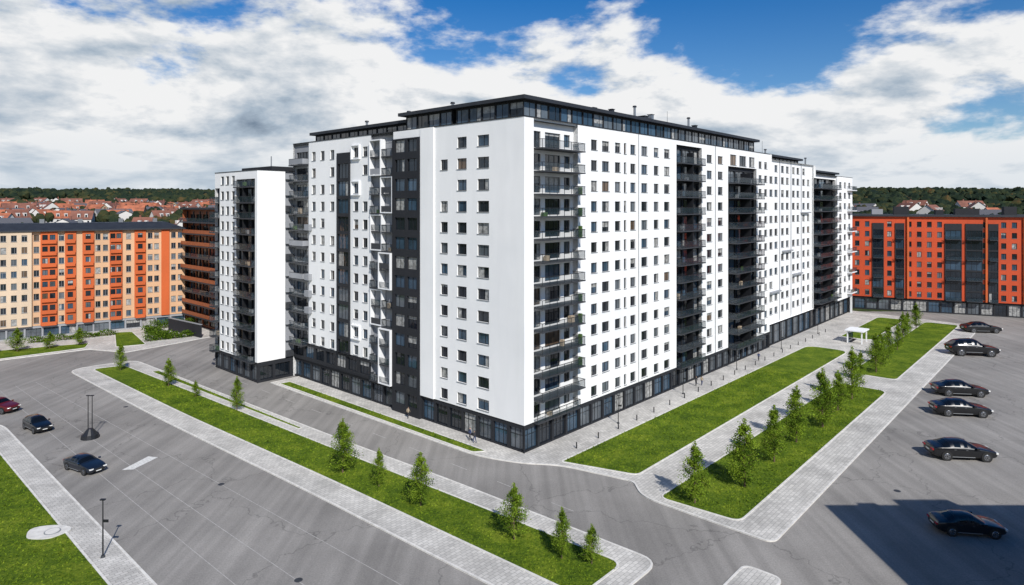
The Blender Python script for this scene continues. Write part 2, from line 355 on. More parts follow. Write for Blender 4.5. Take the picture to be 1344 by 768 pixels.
def darkstack(B,F,s0,s1,zs,dep,base,top,div=True):
    facade(B,F,s0,s1,base,top,[(s0+.3+(s1-s0-.3)*k/3,s0+(s1-s0-.3)*(k+1)/3,z-1.2,z+1.15) for z in zs for k in range(3)],d=-.6,m='charcoal_panel',sill=False,mull=1)
    for s in (s0,s1): B.w.face([F.p(s,base,0),F.p(s,base,-.6),F.p(s,top,-.6),F.p(s,top,0)],'white_render')
    for z in zs: balcony(B,F,s0+.15,s1-.15,z-1.35,-.58,dep+.58,slab='slab_dark',th=.2)
    if div:
        F.box(B.b,s0+(s1-s0)*.5-.06,s0+(s1-s0)*.5+.06,base+.4,top-1.2,-.55,dep-.2,'frame_dark')
storefront(B,FRt,12.2,84,BH-.003,d=-.12)
darkstack(B,FRt,40.6,50.4,zc,.9,BH,TOP-.8)
facade(B,FRt,40.6,50.4,TOP-.8,TOP,[],d=0)
facade(B,FRt,50.4,62,BH,TOP,cols([53.6,58.4],2.2),d=0)
FRt.box(B.b,56.0,56.12,BH,TOP,0.002,.1,'frame_grey')
darkstack(B,FRt,62,76.5,zc[:-1],1.9,BH,TOP-3.6)
facade(B,FRt,62,76.5,TOP-3.6,TOP,[(63,66,39.9+.3,42.3),(67.5,71,40.2,42.3),(72.5,75.5,40.2,42.3)],d=0)
facade(B,FRt,76.5,84,BH,TOP,cols([78.6,81.8],1.7),d=0)
T2=42.4; zc2=zc[:-1]+[40.6]
facade(B,FRt,84,114.6,5.2,T2,cols([86.3,89.4,93.6,96.8,101,104.2,108.4,111.9],1.9,1.55,zs=zc2[1:],skip=.05),d=-.5)
for s in (91.5,99,106.3): FRt.box(B.b,s-.08,s+.08,5.2,T2,-.498,-.35,'grey_panel')
for s,a in ((88,3),(96,6),(103,4),(109,9)): FRt.box(B.b,s-3,s+3,zc[a]-1.8,zc[a]-1.5,-.495,.2,'grey_panel')
storefront(B,FRt,84,148,5.2-.003,d=-.6,step=4.4)
T3=40.2; z3=zc[1:12]
darkstack(B,FRt,114.6,133,z3,1.8,5.2,T3-1.0)
facade(B,FRt,114.6,133,T3-1.0,T3,[],d=0.0)
facade(B,FRt,133,148,5.2,T3,cols([136,140.5,145],2.2,1.6,zs=z3),d=.6)
for z in z3[::2]: balcony(B,FRt,142.6,148.5,z-1.35,.6,1.2,slab='white_panel')
def q(a,b,z0,z1,m='white_render'): B.w.face([(a[0],a[1],z0),(b[0],b[1],z0),(b[0],b[1],z1),(a[0],a[1],z1)],m)
FE=Fr((148,-.6),(0,1),(1,0)); facade(B,FE,0,16.6,0,T3,[(c-.8,c+.8,z-.75,z+.75) for z in z3 for c in (4,8,12)],d=0)
q((148,16),(84,16),0,T2-.2); q((84,16),(16,16),0,TOP); q((16,16),(16,57.5),0,TOP); q((16,57.5),(0,57.5),0,TOP)
q((84,-.5),(84,16),T2-1,TOP); q((114.6,-.5),(114.6,16),T3-1,T2)
def top(pts,z,m='roof_dark'): B.r.face([(p[0],p[1],z) for p in pts],m)
top([(0.01,0.01),(84,0.01),(84,16),(16,16),(16,57.5),(0.01,57.5)],TOP-.3)
top([(84,.5),(114.6,.5),(114.6,16),(84,16)],T2-.2); top([(114.6,0),(148,-.6),(148,16),(114.6,16)],T3-.2)
B.w.box(.3,84,.3,.31,TOP-.3,TOP,'white_render') 
B.r.box(-.06,84.05,-.08,.35,TOP+.002,TOP+.12,'frame_dark'); B.r.box(-.08,.35,.352,57.5,TOP+.002,TOP+.118,'frame_dark')
B.r.box(84.06,114.6,.35,.8,T2+.002,T2+.12,'frame_dark'); B.r.box(114.62,148.1,-.65,-.0,T3+.002,T3+.12,'frame_dark')
def pent(x0,x1,y0,y1,z0,z1,faces,ov=.9):
    gk=dict(d=0,m='charcoal_panel',sill=False,rec=.12,mull=1)
    def og(n,st): return [(i*st+.12,(i+1)*st-.12,z0+.25,z1-.2,dict(gl=random.choice(['glass_dark','glass_blue','glass_blue','glass_grey','glass_grey']))) for i in range(n)]
    if 'R' in faces:
        F=Fr((x0,y0),(1,0),(0,-1)); n=int((x1-x0)/2.6); st=(x1-x0)/n
        facade(B,F,0,x1-x0,z0,z1,og(n,st),**gk)
    if 'L' in faces:
        F=Fr((x0,y0),(0,1),(-1,0)); n=int((y1-y0)/2.6); st=(y1-y0)/n
        facade(B,F,0,y1-y0,z0,z1,og(n,st),**gk)
    for a,b in (((x1,y0),(x1,y1)),((x1,y1),(x0,y1))): q(a,b,z0,z1,'charcoal_panel')
    if 'L' not in faces: q((x0,y0),(x0,y1),z0,z1,'charcoal_panel')
    if 'R' not in faces: q((x0,y0),(x1,y0),z0,z1,'charcoal_panel')
    B.r.box(x0-ov,x1+ov,y0-ov,y1+ov,z1,z1+.5,'roof_dark')
pent(1.6,79,1.5,14.5,TOP-.28,46.0,'RL')
pent(1.61,14.5,15.42,26,TOP-.28,45.99,'L',ov=.899)
pent(2.6,14.5,26.92,54,TOP-.28,45.1,'L',ov=.8)
pent(88,112,3,14,T2-.18,43.6,'RL'); pent(120,144,3,13,T3-.18,41.2,'RL')
for (x,y,h,w) in ((24,6,1.4,.9),(31,7,2.0,.7),(40,6,1.7,1.3),(42.5,6,2.2,.8),(47,7,1.2,1.6),(60,6,1.8,.8),(66,7,1.3,1.4)):
    B.r.box(x,x+w,y,y+w,46.5,46.5+h,random.choice(['metal_grey','roof_dark'])); B.r.box(x-.1,x+w+.1,y-.1,y+w+.1,46.5+h,46.6+h,'frame_dark')
for (x,y,h) in ((7,32,2.2),(8,33,1.6),(7,44,1.6),(6,20,1.4),(35,5,2.6),(55,5,2.6),(100,7,2.5),(130,7,2)):
    z=45.6 if y>26 else (46.5 if x<80 else T2+1)
    B.r.cyl((x,y,z-.3),(x,y,z+h),.22,.22,'metal_grey'); B.r.cyl((x,y,z+h),(x,y,z+h+.25),.4,.3,'frame_dark')
B.r.cyl((98,7,43),(98,7,48),.05,.03,'frame_dark'); B.r.cyl((52,8,46.4),(52,8,50.5),.05,.03,'frame_dark')
# --- west wing
WU=-7; WH=38.4
FW=Fr((WU,57.5),(0,1),(-1,0)); FS=Fr((WU,57.5),(1,0),(0,-1))
facade(B,FS,0,5.4,BH,WH,[],d=0); facade(B,FS,0,7.0,0,BH,[(.6,3,.4,2.9,dict(gl='glass_dark')),(3.5,6.4,.4,2.9,dict(gl='glass_dark'))],d=-.1,m='charcoal_panel',sill=False,mull=2)
facade(B,FS,5.4,7.0,BH,WH,[],d=-.25,m='grey_panel')
for k in range(12): FS.box(B.b,5.45,7.0,BH+3*k+.2,BH+3*k+1.3,-.2,.3,'grey_panel' if k%3 else 'slab_dark')
storefront(B,FW,0,17.5,BH-.003,d=-.12)
zw=[4.95+2.9*i for i in range(12)]
facade(B,FW,0,.9,BH,WH,[],d=0)
darkstack(B,FW,.9,8.3,zw,.7,BH,WH-1.5); facade(B,FW,.9,8.3,WH-1.5,WH,[],d=0)
facade(B,FW,8.3,15.4,BH,WH,cols([9.6,12.0,14.2],1.3,1.6,zs=zw),d=0)
darkstack(B,FW,15.4,17.5,zw[:-1],1.2,BH,WH-3,div=False); facade(B,FW,15.4,17.5,WH-3,WH,[],d=0)
q((WU,75),(12,75),0,WH); q((12,75),(12,57.5),0,WH); q((12,57.5),(0,57.5),0,WH)
top([(WU,57.5),(12,57.5),(12,75),(WU,75)],WH-.3)
B.r.box(WU-.08,12,57.42,57.8,WH+.002,WH+.12,'frame_dark'); B.r.box(WU-.08,WU+.35,57.81,75,WH+.002,WH+.118,'frame_dark')
B.r.box(-3,8,60,72,WH-.3,WH+1.0,'charcoal_panel'); B.r.cyl((-2,62,WH),(-2,62,WH+3),.12,.1,'metal_grey')
B.done()

# ============================================================ terrace building with copper balconies
B=Bld('terraced_apartment_building',C,RZ)
F=Fr((8,104),(0,1),(-1,0)); H5=31
facade(B,F,0,26,0,H5,[(1+4.1*i,4.4+4.1*i,3*k+.6,3*k+2.7) for i in range(6) for k in range(10)],d=-1.5,m='copper_panel',sill=False,mull=2)
for k in range(1,10):
    dd=random.choice([.6,.9,1.2]); F.box(B.b,-.3,26.2,3.08*k-.3,3.08*k,-1.49,dd,'slab_dark')
    F.box(B.b,-.2,26.1,3.08*k+.05,3.08*k+1.0,dd-.1,dd-.06,'copper_panel' if k%3 else 'rail_glass')
    for i in range(7): F.box(B.b,.2+4.1*i,.5+4.1*i,3.08*k+.004,3.08*k+2.77,-1.0,-.7,'frame_dark')
F.box(B.r,-.5,26.5,H5,H5+.5,-14,.6,'roof_dark')
q((9.5,104),(22,104),0,H5,'charcoal_panel'); q((22,104),(22,130),0,H5,'charcoal_panel'); q((22,130),(9.5,130),0,H5,'copper_panel')
B.done()

# ============================================================ left orange / beige block
B=Bld('orange_apartment_building',(0,0,0),0)
F=Fr((-88.6,175.7),(-.817,-.576),(.576,-.817)); HL=25.7
zl=[4.2+2.85*i for i in range(8)]
segs=[(0,3.8,'beige_render',[1.2,2.8],0),(3.8,5.7,'orange_render',[],.3),(5.7,9.3,'beige_render',[6.8,8.3],0),(9.3,11.9,'orange_render',[10.6],.3),(11.9,14.6,'beige_render',[13.2],0),
 (14.6,17.4,'orange_render',[15.4,16.7],.3),(17.4,20.7,'beige_render',[18.3,19.9],0),(20.7,23.2,'orange_render',[22],.3),(23.2,24.5,'beige_render',[],0),(24.5,26.8,'orange_render',[25.7],.3),(26.8,28.3,'beige_render',[27.5],0),
 (28.3,31.7,'orange_render',[29.3,30.8],.3),(31.7,33.4,'beige_render',[32.5],0),(33.4,40,'cream_render',[34.8,36.8,38.8],.6),(40,44,'orange_render',[41,43],.3),(44,56,'cream_render',[45.5,48,50.5,53],0),(56,60,'orange_render',[57,59],.3),(60,80,'beige_render',[62,65,68,71,74,77],0)]
for s0,s1,m_,cs,d in segs:
    facade(B,F,s0,s1,2.9,HL,[(c-.55,c+.55,z-.75,z+.75) for c in cs for z in zl],d=d,m=m_,rec=.18,frame='frame_grey' if m_!='orange_render' else 'frame_dark')
    if m_=='orange_render' and cs:
        for z in zl: F.box(B.b,s0+.2,s1-.2,z-1.4,z-1.28,d+.002,d+.5,'orange_render'); F.box(B.b,s0+.2,s1-.2,z-1.28,z-.5,d+.44,d+.48,'orange_render')
storefront(B,F,0,80,2.9-.003,d=-.1,m='grey_panel',step=3.5)
P=F.p
for a,b in ((P(0,0,0),P(0,0,-15)),(P(0,0,-15),P(80,0,-15)),(P(80,0,-15),P(80,0,0))): B.w.face([a,b,(b[0],b[1],HL),(a[0],a[1],HL)],'beige_render')
F.box(B.r,-.7,80.7,HL,HL+.35,-15.7,.9,'roof_dark')
B.r.hexa([P(0,HL+.35,.3),P(80,HL+.35,.3),P(80,HL+.35,-15),P(0,HL+.35,-15),P(4,HL+1.9,-4),P(76,HL+1.9,-4),P(76,HL+1.9,-11),P(4,HL+1.9,-11)],'roof_dark')
for s in (6,14,23,31,42,55): F.box(B.r,s,s+1,HL+1.5,HL+2.9,-7,-6,'metal_grey')
B.done()

# ============================================================ right red block
B=Bld('red_apartment_building',(0,0,0),0)
F=Fr((106.7,201.7),(.909,-.417),(-.417,-.909)); HR=28.7
zr=[5.4+3.0*i for i in range(8)]
dk=[(4.7,7.8),(10.8,13.2),(23.5,27.7),(28.6,32.8),(34.1,36.5),(44,48),(50,54),(62,66)]
s=-3.5
for a,b in dk+[(78,78)]:
    n=max(1,int((a-s)/2.3)) if a-s>1.2 else 0
    facade(B,F,s,a,4,HR,[(s+(a-s)*(k+.5)/n-.6,s+(a-s)*(k+.5)/n+.6,z-.8,z+.8) for k in range(n) for z in zr] if n else [],d=0,m='red_render',rec=.2)
    if b>a:
        facade(B,F,a,b,4,HR-2,[(a+.15,b-.15,z-1.3,z+1.3,dict(gl=random.choice(['glass_dark','glass_dark','glass_dark','glass_blue']))) for z in zr[:-1]],d=.25,m='charcoal_panel',sill=False,mull=2,rec=.15)
        facade(B,F,a,b,HR-2,HR,[],d=0,m='red_render')
        for z in zr[:-1:2]: F.box(B.b,a+.2,b-.2,z-1.45,z-1.3,.252,1.1,'slab_dark'); F.box(B.b,a+.2,b-.2,z-1.3,z-.4,1.0,1.05,'rail_glass')
    s=b
for k in (13.9,33.4,42.3): F.box(B.b,k,k+.5,4,HR,.002,.5,'orange_render')
storefront(B,F,-3.5,78,4-.003,d=-.4,step=3.2)
P=F.p
for a,b in ((P(-3.5,0,0),P(-3.5,0,-15)),(P(-3.5,0,-15),P(78,0,-15)),(P(78,0,-15),P(78,0,0))): B.w.face([a,b,(b[0],b[1],HR),(a[0],a[1],HR)],'red_render')
F.box(B.r,-4,78.5,HR,HR+.6,-15.5,.7,'roof_dark')
for a,b,h in ((5,8,1.6),(11,15,2.4),(22,24,1.4),(27,33,1.8),(39,42,2.4),(50,56,2)): F.box(B.r,a,b,HR+.6,HR+.6+h,-8,-5,random.choice(['grey_panel','charcoal_panel']))
B.done()
# block outside the frame on the right whose shadow crosses the car park
B=Bld('neighbouring_apartment_building',(0,0,0),0); NH=23
F=Fr((43,43),(1,0),(0,1)); 
facade(B,F,0,34,0,NH,[(1.5+3.3*i,3.3+3.3*i,3*k+1,3*k+2.5) for i in range(10) for k in range(7)],d=0,m='grey_panel')
F2=Fr((43,20),(0,1),(-1,0)); facade(B,F2,0,23,0,NH,[(1.5+3.3*i,3.3+3.3*i,3*k+1,3*k+2.5) for i in range(6) for k in range(7)],d=0,m='grey_panel')
q((77,43),(77,20),0,NH,'grey_panel'); q((77,20),(43,20),0,NH,'grey_panel'); B.r.box(42.8,77.2,19.8,43.2,NH,NH+.3,'roof_dark')
B.r.box(52,58,33,41,NH+.3,NH+3.4,'grey_panel'); B.r.box(47,49,38,42,NH+.3,NH+1.8,'grey_panel')
B.done()

# ============================================================ terrain
def tz(r):
    pts=[(0,0),(300,0),(360,5),(480,18),(800,25),(1400,44),(2200,66),(3000,64),(5200,40)]
    for i in range(len(pts)-1):
        if r<=pts[i+1][0]:
            t=(r-pts[i][0])/(pts[i+1][0]-pts[i][0]); t=t*t*(3-2*t) if i==1 else t
            return pts[i][1]+(pts[i+1][1]-pts[i][1])*t
    return pts[-1][1]
def th(x,y):
    r=math.hypot(x,y); z=tz(r)
    if r>480: z+=mnoise.noise(Vector((x*.0016,y*.0016,3)))*min(8,(r-480)*.010)
    return z
g=MB('ground')
rad=[0,60,150,240,300,320,340,360,390,420,450,480,520,600,700,800,950,1100,1250,1400,1600,1800,2000,2200,2500,3000,4000,5200]
A=144; g.v=[(0,0,0)]; k=g.mi('field')
for r_ in rad[1:]:
    for j in range(A):
        a=2*math.pi*j/A; x,y=r_*math.cos(a),r_*math.sin(a); g.v.append((x,y,th(x,y)))
for j in range(A): g.f.append((0,1+j,1+(j+1)%A)); g.m.append(k)
for i in range(len(rad)-2):
    for j in range(A):
        a=1+i*A; b=a+A; g.f.append((a+j,b+j,b+(j+1)%A,a+(j+1)%A)); g.m.append(k)
g.obj(smooth=True)

# ------------------------------------------------------------ roads and islands
def rnd(pts,r=1.5,n=5):
    out=[]; m=len(pts)
    for i in range(m):
        p0=Vector(pts[i-1][:2]); p=Vector(pts[i][:2]); p1=Vector(pts[(i+1)%m][:2])
        rr_=pts[i][2] if len(pts[i])>2 else r
        a=(p0-p); b=(p1-p); ra=min(rr_,a.length*.45); rb=min(rr_,b.length*.45)
        A_=p+a.normalized()*ra; B_=p+b.normalized()*rb
        if rr_<=0: out.append(tuple(p)); continue
        for k in range(n+1):
            t=k/n; out.append(tuple(A_*(1-t)**2+p*2*t*(1-t)+B_*t*t))
    return out
def offset(pts,w):
    out=[]; m=len(pts)
    ar=sum(pts[i][0]*pts[(i+1)%m][1]-pts[(i+1)%m][0]*pts[i][1] for i in range(m)); sg=1 if ar>0 else -1
    for i in range(m):
        a=(Vector(pts[i])-Vector(pts[i-1])).normalized(); b=(Vector(pts[(i+1)%m])-Vector(pts[i])).normalized()
        na=Vector((-a.y,a.x))*sg; nb=Vector((-b.y,b.x))*sg; n=(na+nb)
        n=n/max(.3,n.length_squared/2) if n.length>1e-6 else na
        out.append(tuple(Vector(pts[i])+n*w))
    return out
def island(name,pts,z,mat,kerb=.2,kz=.03,zb=0):
    mb=MB(name); m=len(pts)
    inn=offset(pts,kerb)
    mb.face([(x,y,z) for x,y in inn],mat)
    for i in range(m):
        j=(i+1)%m; a,b,c,d=pts[i],pts[j],inn[j],inn[i]
        mb.face([(*a,z+kz),(*b,z+kz),(*c,z+kz),(*d,z+kz)],'kerb_stone')
        mb.face([(*a,zb),(*b,zb),(*b,z+kz),(*a,z+kz)],'kerb_stone')
        mb.face([(*d,z),(*c,z),(*c,z+kz),(*d,z+kz)],'kerb_stone')
    bm=bmesh.new(); me=mb.mesh(); bm.from_mesh(me)
    bmesh.ops.triangulate(bm,faces=[f for f in bm.faces if len(f.verts)>4])
    bm.to_mesh(me); bm.free()
    o=bpy.data.objects.new(name,me); col.objects.link(o)
    if mat=='grass': LAWNS.append(inn)
    return o
LAWNS=[]
def UV(l): return [(*L(p[0],p[1]),*p[2:]) for p in l]
road=MB('road'); road.face([(-220,-60,.02),(230,-60,.02),(230,196,.02),(-220,196,.02)],'asphalt'); road.obj()
P1=rnd(UV([(-23.4,-25.6,2),(-10.9,-25.6,2),(-11.6,0,5),(-12.6,18,5),(-14.4,64,5),(-15.6,93,3),(-27.4,94,4),(-26.2,49,8),(-24.4,10,8)]))
island('pavement',P1,.12,'paving')
G1=rnd(UV([(-20,-23.4,1.5),(-13.3,-23.4,1.5),(-14,-7,5),(-15.2,17.7,5),(-17.3,64,5),(-18.6,89.5,1.5),(-24,91,2),(-23,49,8),(-21.1,10.4,8)]))
island('lawn',G1,.15,'grass',kz=.035,zb=.11)
G1b=rnd(UV([(-14.6,30,.3),(-14.0,30,.3),(-15.6,80,.3),(-16.9,80,.3)])); island('verge_strip',G1b,.15,'grass',kerb=.12,kz=.02,zb=.11)
P2=rnd(UV([(-5.3,56,0),(-4.6,4,3),(-2.4,-2,2),(.2,-5.5,2),(2.2,-14.8,1),(-.6,-17.5,2),(-.9,-32,1.2),(147,-32,1),(152,-3,1),(152,22,0),(84,22,0),(5,22,0),(5,56,0)]))
island('pavement',P2,.121,'paving')
G2=rnd(UV([(-4.7,54,.4),(-4.2,5.2,.6),(-2.5,4,.6),(-2.6,54,.4)])); island('lawn',G2,.15,'grass',kz=.035,zb=.11)
G3=rnd(UV([(1.0,-5.0,.6),(3.9,-14.4,1),(92,-14.4,3),(92,-5.6,3)])); island('lawn',G3,.15,'grass',kz=.035,zb=.11)
G4=rnd(UV([(.3,-19,1.3),(.9,-28,1.3),(63,-28,2),(63,-20,2)])); island('lawn',G4,.15,'grass',kz=.035,zb=.11)
G5=rnd(UV([(72,-19.5,1.5),(72,-27.5,1.5),(145,-27.5,2),(145,-19.5,2)])); island('lawn',G5,.15,'grass',kz=.035,zb=.11)
G6=rnd(UV([(108,-8,1.5),(108,-15,1.5),(145,-15,2),(145,-8,2)])); island('lawn',G6,.15,'grass',kz=.035,zb=.11)
P7=rnd(UV([(-6.2,-31.3,1),(-40,-31.3,0),(-40,-34.8,0),(-6.2,-34.8,1)])); island('pavement',P7,.12,'paving')
P0=rnd(UV([(-42.4,-20,0),(-42.4,64,3),(-46,70,3),(-80,90,0),(-90,60,0),(-80,-20,0)])); island('pavement',P0,.12,'paving')
G0=rnd(UV([(-45,-18,0),(-45,56,5),(-52,64,4),(-80,76,0),(-78,-18,0)])); island('lawn',G0,.15,'grass',kz=.035,zb=.11)
PL=[(-150,95),(-106,133.4),(-94,144),(-84,141),(-78,150),(-72,160),(-84,172),(-88,180),(-160,130)]
island('pavement',rnd(PL,1),.12,'paving')
island('lawn',rnd([(-106.3,134.6),(-95.5,145.2),(-98,150.5),(-113.2,142.4),(-150,113),(-148,100)],.8),.15,'grass',kz=.035,zb=.11)
island('lawn',rnd([(-89.3,146),(-84,149),(-96,164),(-100,163)],.8),.15,'grass',kz=.035,zb=.11)
# grass tufts over the lawns (one mesh)
tv=[];tf=[];c_=0
def inside(px_,py_,poly):
    x=px_;y=py_;r=np.zeros(len(x),bool); n=len(poly)
    for i in range(n):
        x0,y0=poly[i-1];x1,y1=poly[i]
        cnd=((y0>y)!=(y1>y)); 
        xi=(x1-x0)*(y-y0)/((y1-y0) if y1!=y0 else 1e-9)+x0
        r^=cnd&(x<xi)
    return r
for poly in LAWNS:
    P_=np.array(poly); lo=P_.min(0); hi=P_.max(0); area=(hi-lo).prod(); n=int(area*9)
    xs=np.random.uniform(lo[0],hi[0],n); ys=np.random.uniform(lo[1],hi[1],n)
    k=inside(xs,ys,poly)&(np.hypot(xs,ys)<135)&(np.abs(xs)<ys*.82)&(((xs+45.3)/2.2)**2+((ys-63.2)/1.8)**2>1); xs=xs[k];ys=ys[k]; n=len(xs)
    if not n: continue
    a=np.random.uniform(0,6.28,n); h=np.random.uniform(.06,.2,n); w_=np.random.uniform(.06,.13,n); l_=np.random.normal(0,.08,(n,2))
    q0=np.stack([xs-np.cos(a)*w_,ys-np.sin(a)*w_,np.full(n,.148)],1); q1=np.stack([xs+np.cos(a)*w_,ys+np.sin(a)*w_,np.full(n,.148)],1); q2=np.stack([xs+l_[:,0],ys+l_[:,1],.15+h],1)
    tv.append(np.stack([q0,q1,q2],1).reshape(-1,3)); tf.append(np.arange(3*n).reshape(-1,3)+c_); c_+=3*n
tv=np.concatenate(tv);tf=np.concatenate(tf)
me=bpy.data.meshes.new('grass_tufts'); me.from_pydata(tv.tolist(),[],tf.tolist()); me.materials.append(MATS['grass_blade']); me.update()
col.objects.link(bpy.data.objects.new('grass_tufts',me))
# joints / markings
mk=MB('road_markings')
def strip(mb,p0,p1,w,m,z=.026):
    a=Vector(p0); b=Vector(p1); d=(b-a).normalized(); n=Vector((-d.y,d.x))*w/2
    mb.face([(*(a-n),z),(*(b-n),z),(*(b+n),z),(*(a+n),z)],m)
for c0,c1,c2 in ((-28.0,-30.5,-33.5),(-33.5,-35.2,-36.5),(-37.5,-38.6,-39)):
    pr=None
    for i in range(25):
        t=i/24; u=c0*(1-t)**2+c1*2*t*(1-t)+c2*t*t; p=L(u,-24+t*112)
        if pr: strip(mk,pr,p,.08,'road_seam')
        pr=p
for i in range(10): strip(mk,L(-8.2-.03*i,-14+i*8),L(-8.2-.03*i,-11+i*8),.12,'road_seam')
mk.face([(*p,.03) for p in ((-47.2,78.4),(-45.9,78.6),(-45.0,82.4),(-46.4,82.7))],'road_paint')
mk.obj()
mh=MB('manhole_cover')
for u,v_ in ((-30,20),(-34,-4),(-9,10),(-10.5,-18),(20,-38),(-27.5,60)):
    x,y=L(u,v_); mh.cyl((x,y,.021),(x,y,.032),.36,.36,'slab_dark',14)
mh.obj()

# ------------------------------------------------------------ trees
def make_tree(seed,h=6,R=1.2,leaves=7000):
    rg=random.Random(seed); mb=MB('young_tree'); 
    pts=[Vector((0,0,0))]; 
    for i in range(1,7): pts.append(Vector((rg.uniform(-.05,.05)*i*.4,rg.uniform(-.05,.05)*i*.4,h*.93*i/6)))
    for i in range(6): mb.cyl(pts[i],pts[i+1],.085*(1-i/6.5),.085*(1-(i+1)/6.5),'bark',6,False)
    clusters=[]
    nb=60
    for i in range(nb):
        t=.09+.85*(i+rg.random())/nb; z=h*t; prof=(min(1,.35+(t-.06)/.22))*max(.02,1-t)**.8*1.15
        a=rg.uniform(0,2*math.pi); ln=R*prof*rg.uniform(.7,1.22)+.08
        base=Vector((0,0,z*.95)); tip=base+Vector((math.cos(a)*ln,math.sin(a)*ln,ln*rg.uniform(.25,.8)))
        mb.cyl(base,tip,.026,.008,'bark',4,False)
        br_=rg.random()
        for f in (.35,.68,1.0):
            c=base.lerp(tip,f); clusters.append((c,.12+.20*prof*rg.uniform(.7,1.3),br_*.6+rg.random()*.4))
    for k in (.99,.95,.9,.85): clusters.append((Vector((0,0,h*k)),.10+(1-k)*.8,.9))
    per=leaves//len(clusters)
    for c,r_,q_ in clusters:
        mt='leaf_light' if q_>.52 else ('leaf_mid' if q_>.25 else 'leaf_dark')
        for _ in range(int(per*rg.uniform(.5,1.4))):
            o=Vector((rg.gauss(0,1),rg.gauss(0,1),rg.gauss(0,1.15)))*r_*.66; p=c+o
            n=Vector((rg.gauss(0,1),rg.gauss(0,1),rg.gauss(.5,1))).normalized(); t1=n.orthogonal().normalized(); t2=n.cross(t1)
            s_=rg.uniform(.045,.095); mb.face([p-t1*s_,p-t2*s_*.6,p+t1*s_,p+t2*s_*.6],mt)
    return mb.mesh()
TM=[make_tree(s,6,1.15+.1*(s%3)) for s in range(5)]
def tree(x,y,h,i,w=1.0,z=.15):
    o=bpy.data.objects.new('young_tree',TM[i%5]); col.objects.link(o); o.location=(x,y,z); s_=h/6; o.scale=(s_*w,s_*w,s_); o.rotation_euler=(0,0,random.uniform(0,6.28))
tl=[(-75.8,125.5,5.4),(-60.6,114.4,4.9),(-52.7,108,2.7),(-42.8,100.9,5.3),(-20.2,77.4,6.4),(-15.1,73.6,4.3),(-9.7,68.9,5.6),(.2,61.9,5.3),(4.5,58.6,4.6),(7.1,57.7,3.5),
(19.6,69.5,6.5),(26.4,73.6,7.6),(32.6,80.6,7),(38.3,87.3,7.6),(44.7,93.3,8.4),(56,106.8,8.5),(50.7,100.9,6.2),(69.5,123.8,7.5),(64,119,5.2),(74,130,6.6),(78.9,136,7),(85,143,5.6),(91.2,151.3,7),(97,159,5.8),(104.7,168,6.6)]
for i,(x,y,h) in enumerate(tl): tree(x,y,h,i,w=random.uniform(.92,1.18))
for x,y,h in ((-112,139,4.2),(-108,141.5,5.2),(-103,144.5,3.8),(-118,136.5,4.6),(-99,148.5,4)): tree(x,y,h,int(x)%5,w=1.5)
def hedge(x0,y0,x1,y1,w,h,n):
    mb=MB('hedge'); rg=random.Random(int(x0*7))
    d=Vector((x1-x0,y1-y0)); 
    for i in range(n):
        t=rg.random(); p=Vector((x0+d.x*t+rg.gauss(0,w*.35),y0+d.y*t+rg.gauss(0,w*.35),.1+h*(rg.random()**.6)*(.75+.25*math.sin(t*23))))
        nn=Vector((rg.gauss(0,1),rg.gauss(0,1),rg.gauss(.4,1))).normalized(); t1=nn.orthogonal().normalized(); t2=nn.cross(t1); s_=rg.uniform(.1,.2)
        mb.face([p-t1*s_,p-t2*s_*.7,p+t1*s_,p+t2*s_*.7],rg.choice(['leaf_mid','leaf_mid','leaf_dark']))
    mb.obj()
hedge(-92,163,-82,155,1.6,2.0,3500); hedge(-93,168,-84,172,1.6,2.4,2500); hedge(-112,150,-98,160,1.2,1.6,2500); hedge(-86,152,-78,158,1.2,1.8,2500)
w=MB('retaining_wall'); 
Fq=Fr((-88,166),(.8,-.6),(-.6,-.8)); Fq.box(w,0,16,0,3.2,-.4,0,'charcoal_panel'); Fq.box(w,-.1,16.1,3.2,3.35,-.5,.1,'slab_concrete')
w.obj()

# ------------------------------------------------------------ distant forest + town
phi=(1+5**.5)/2
ico=np.array([(-1,phi,0),(1,phi,0),(-1,-phi,0),(1,-phi,0),(0,-1,phi),(0,1,phi),(0,-1,-phi),(0,1,-phi),(phi,0,-1),(phi,0,1),(-phi,0,-1),(-phi,0,1)])/1.902
icf=np.array([(0,11,5),(0,5,1),(0,1,7),(0,7,10),(0,10,11),(1,5,9),(5,11,4),(11,10,2),(10,7,6),(7,1,8),(3,9,4),(3,4,2),(3,2,6),(3,6,8),(3,8,9),(4,9,5),(2,4,11),(6,2,10),(8,6,7),(9,8,1)])
V=[];Fc=[];cnt=0
def clump(x,y,z,r_,hz):
    global cnt
    v=ico*(1+np.random.uniform(-.3,.3,(12,1)))*np.array([r_,r_,hz])+np.array([x,y,z+hz*.7])
    V.append(v); Fc.append(icf+12*cnt); cnt+=1
rg=random.Random(3)
for _ in range(15000):
    a=math.radians(rg.uniform(-47,47)); r_=rg.choice([rg.uniform(620,2250),rg.uniform(700,1500),rg.uniform(1900,2250)])
    x,y=r_*math.sin(a),r_*math.cos(a)
    if r_<1500 and mnoise.noise(Vector((x*.006,y*.006,0)))<(-.06 if r_>800 else .02): continue
    s_=rg.uniform(3.5,6.0)*(1+r_/3500); clump(x,y,th(x,y),s_,s_*rg.uniform(.8,1.2))
for _ in range(4200):
    a=math.radians(rg.uniform(-46,46)); r_=rg.uniform(330,800); x,y=r_*math.sin(a),r_*math.cos(a)
    if a<0 and mnoise.noise(Vector((x*.02,y*.02,0)))<-.02: continue
    for k in range(3):
        s_=rg.uniform(1.8,3.6); clump(x+rg.gauss(0,2),y+rg.gauss(0,2),th(x,y)+rg.uniform(0,5),s_,s_*1.1)
V=np.concatenate(V);Fc=np.concatenate(Fc)
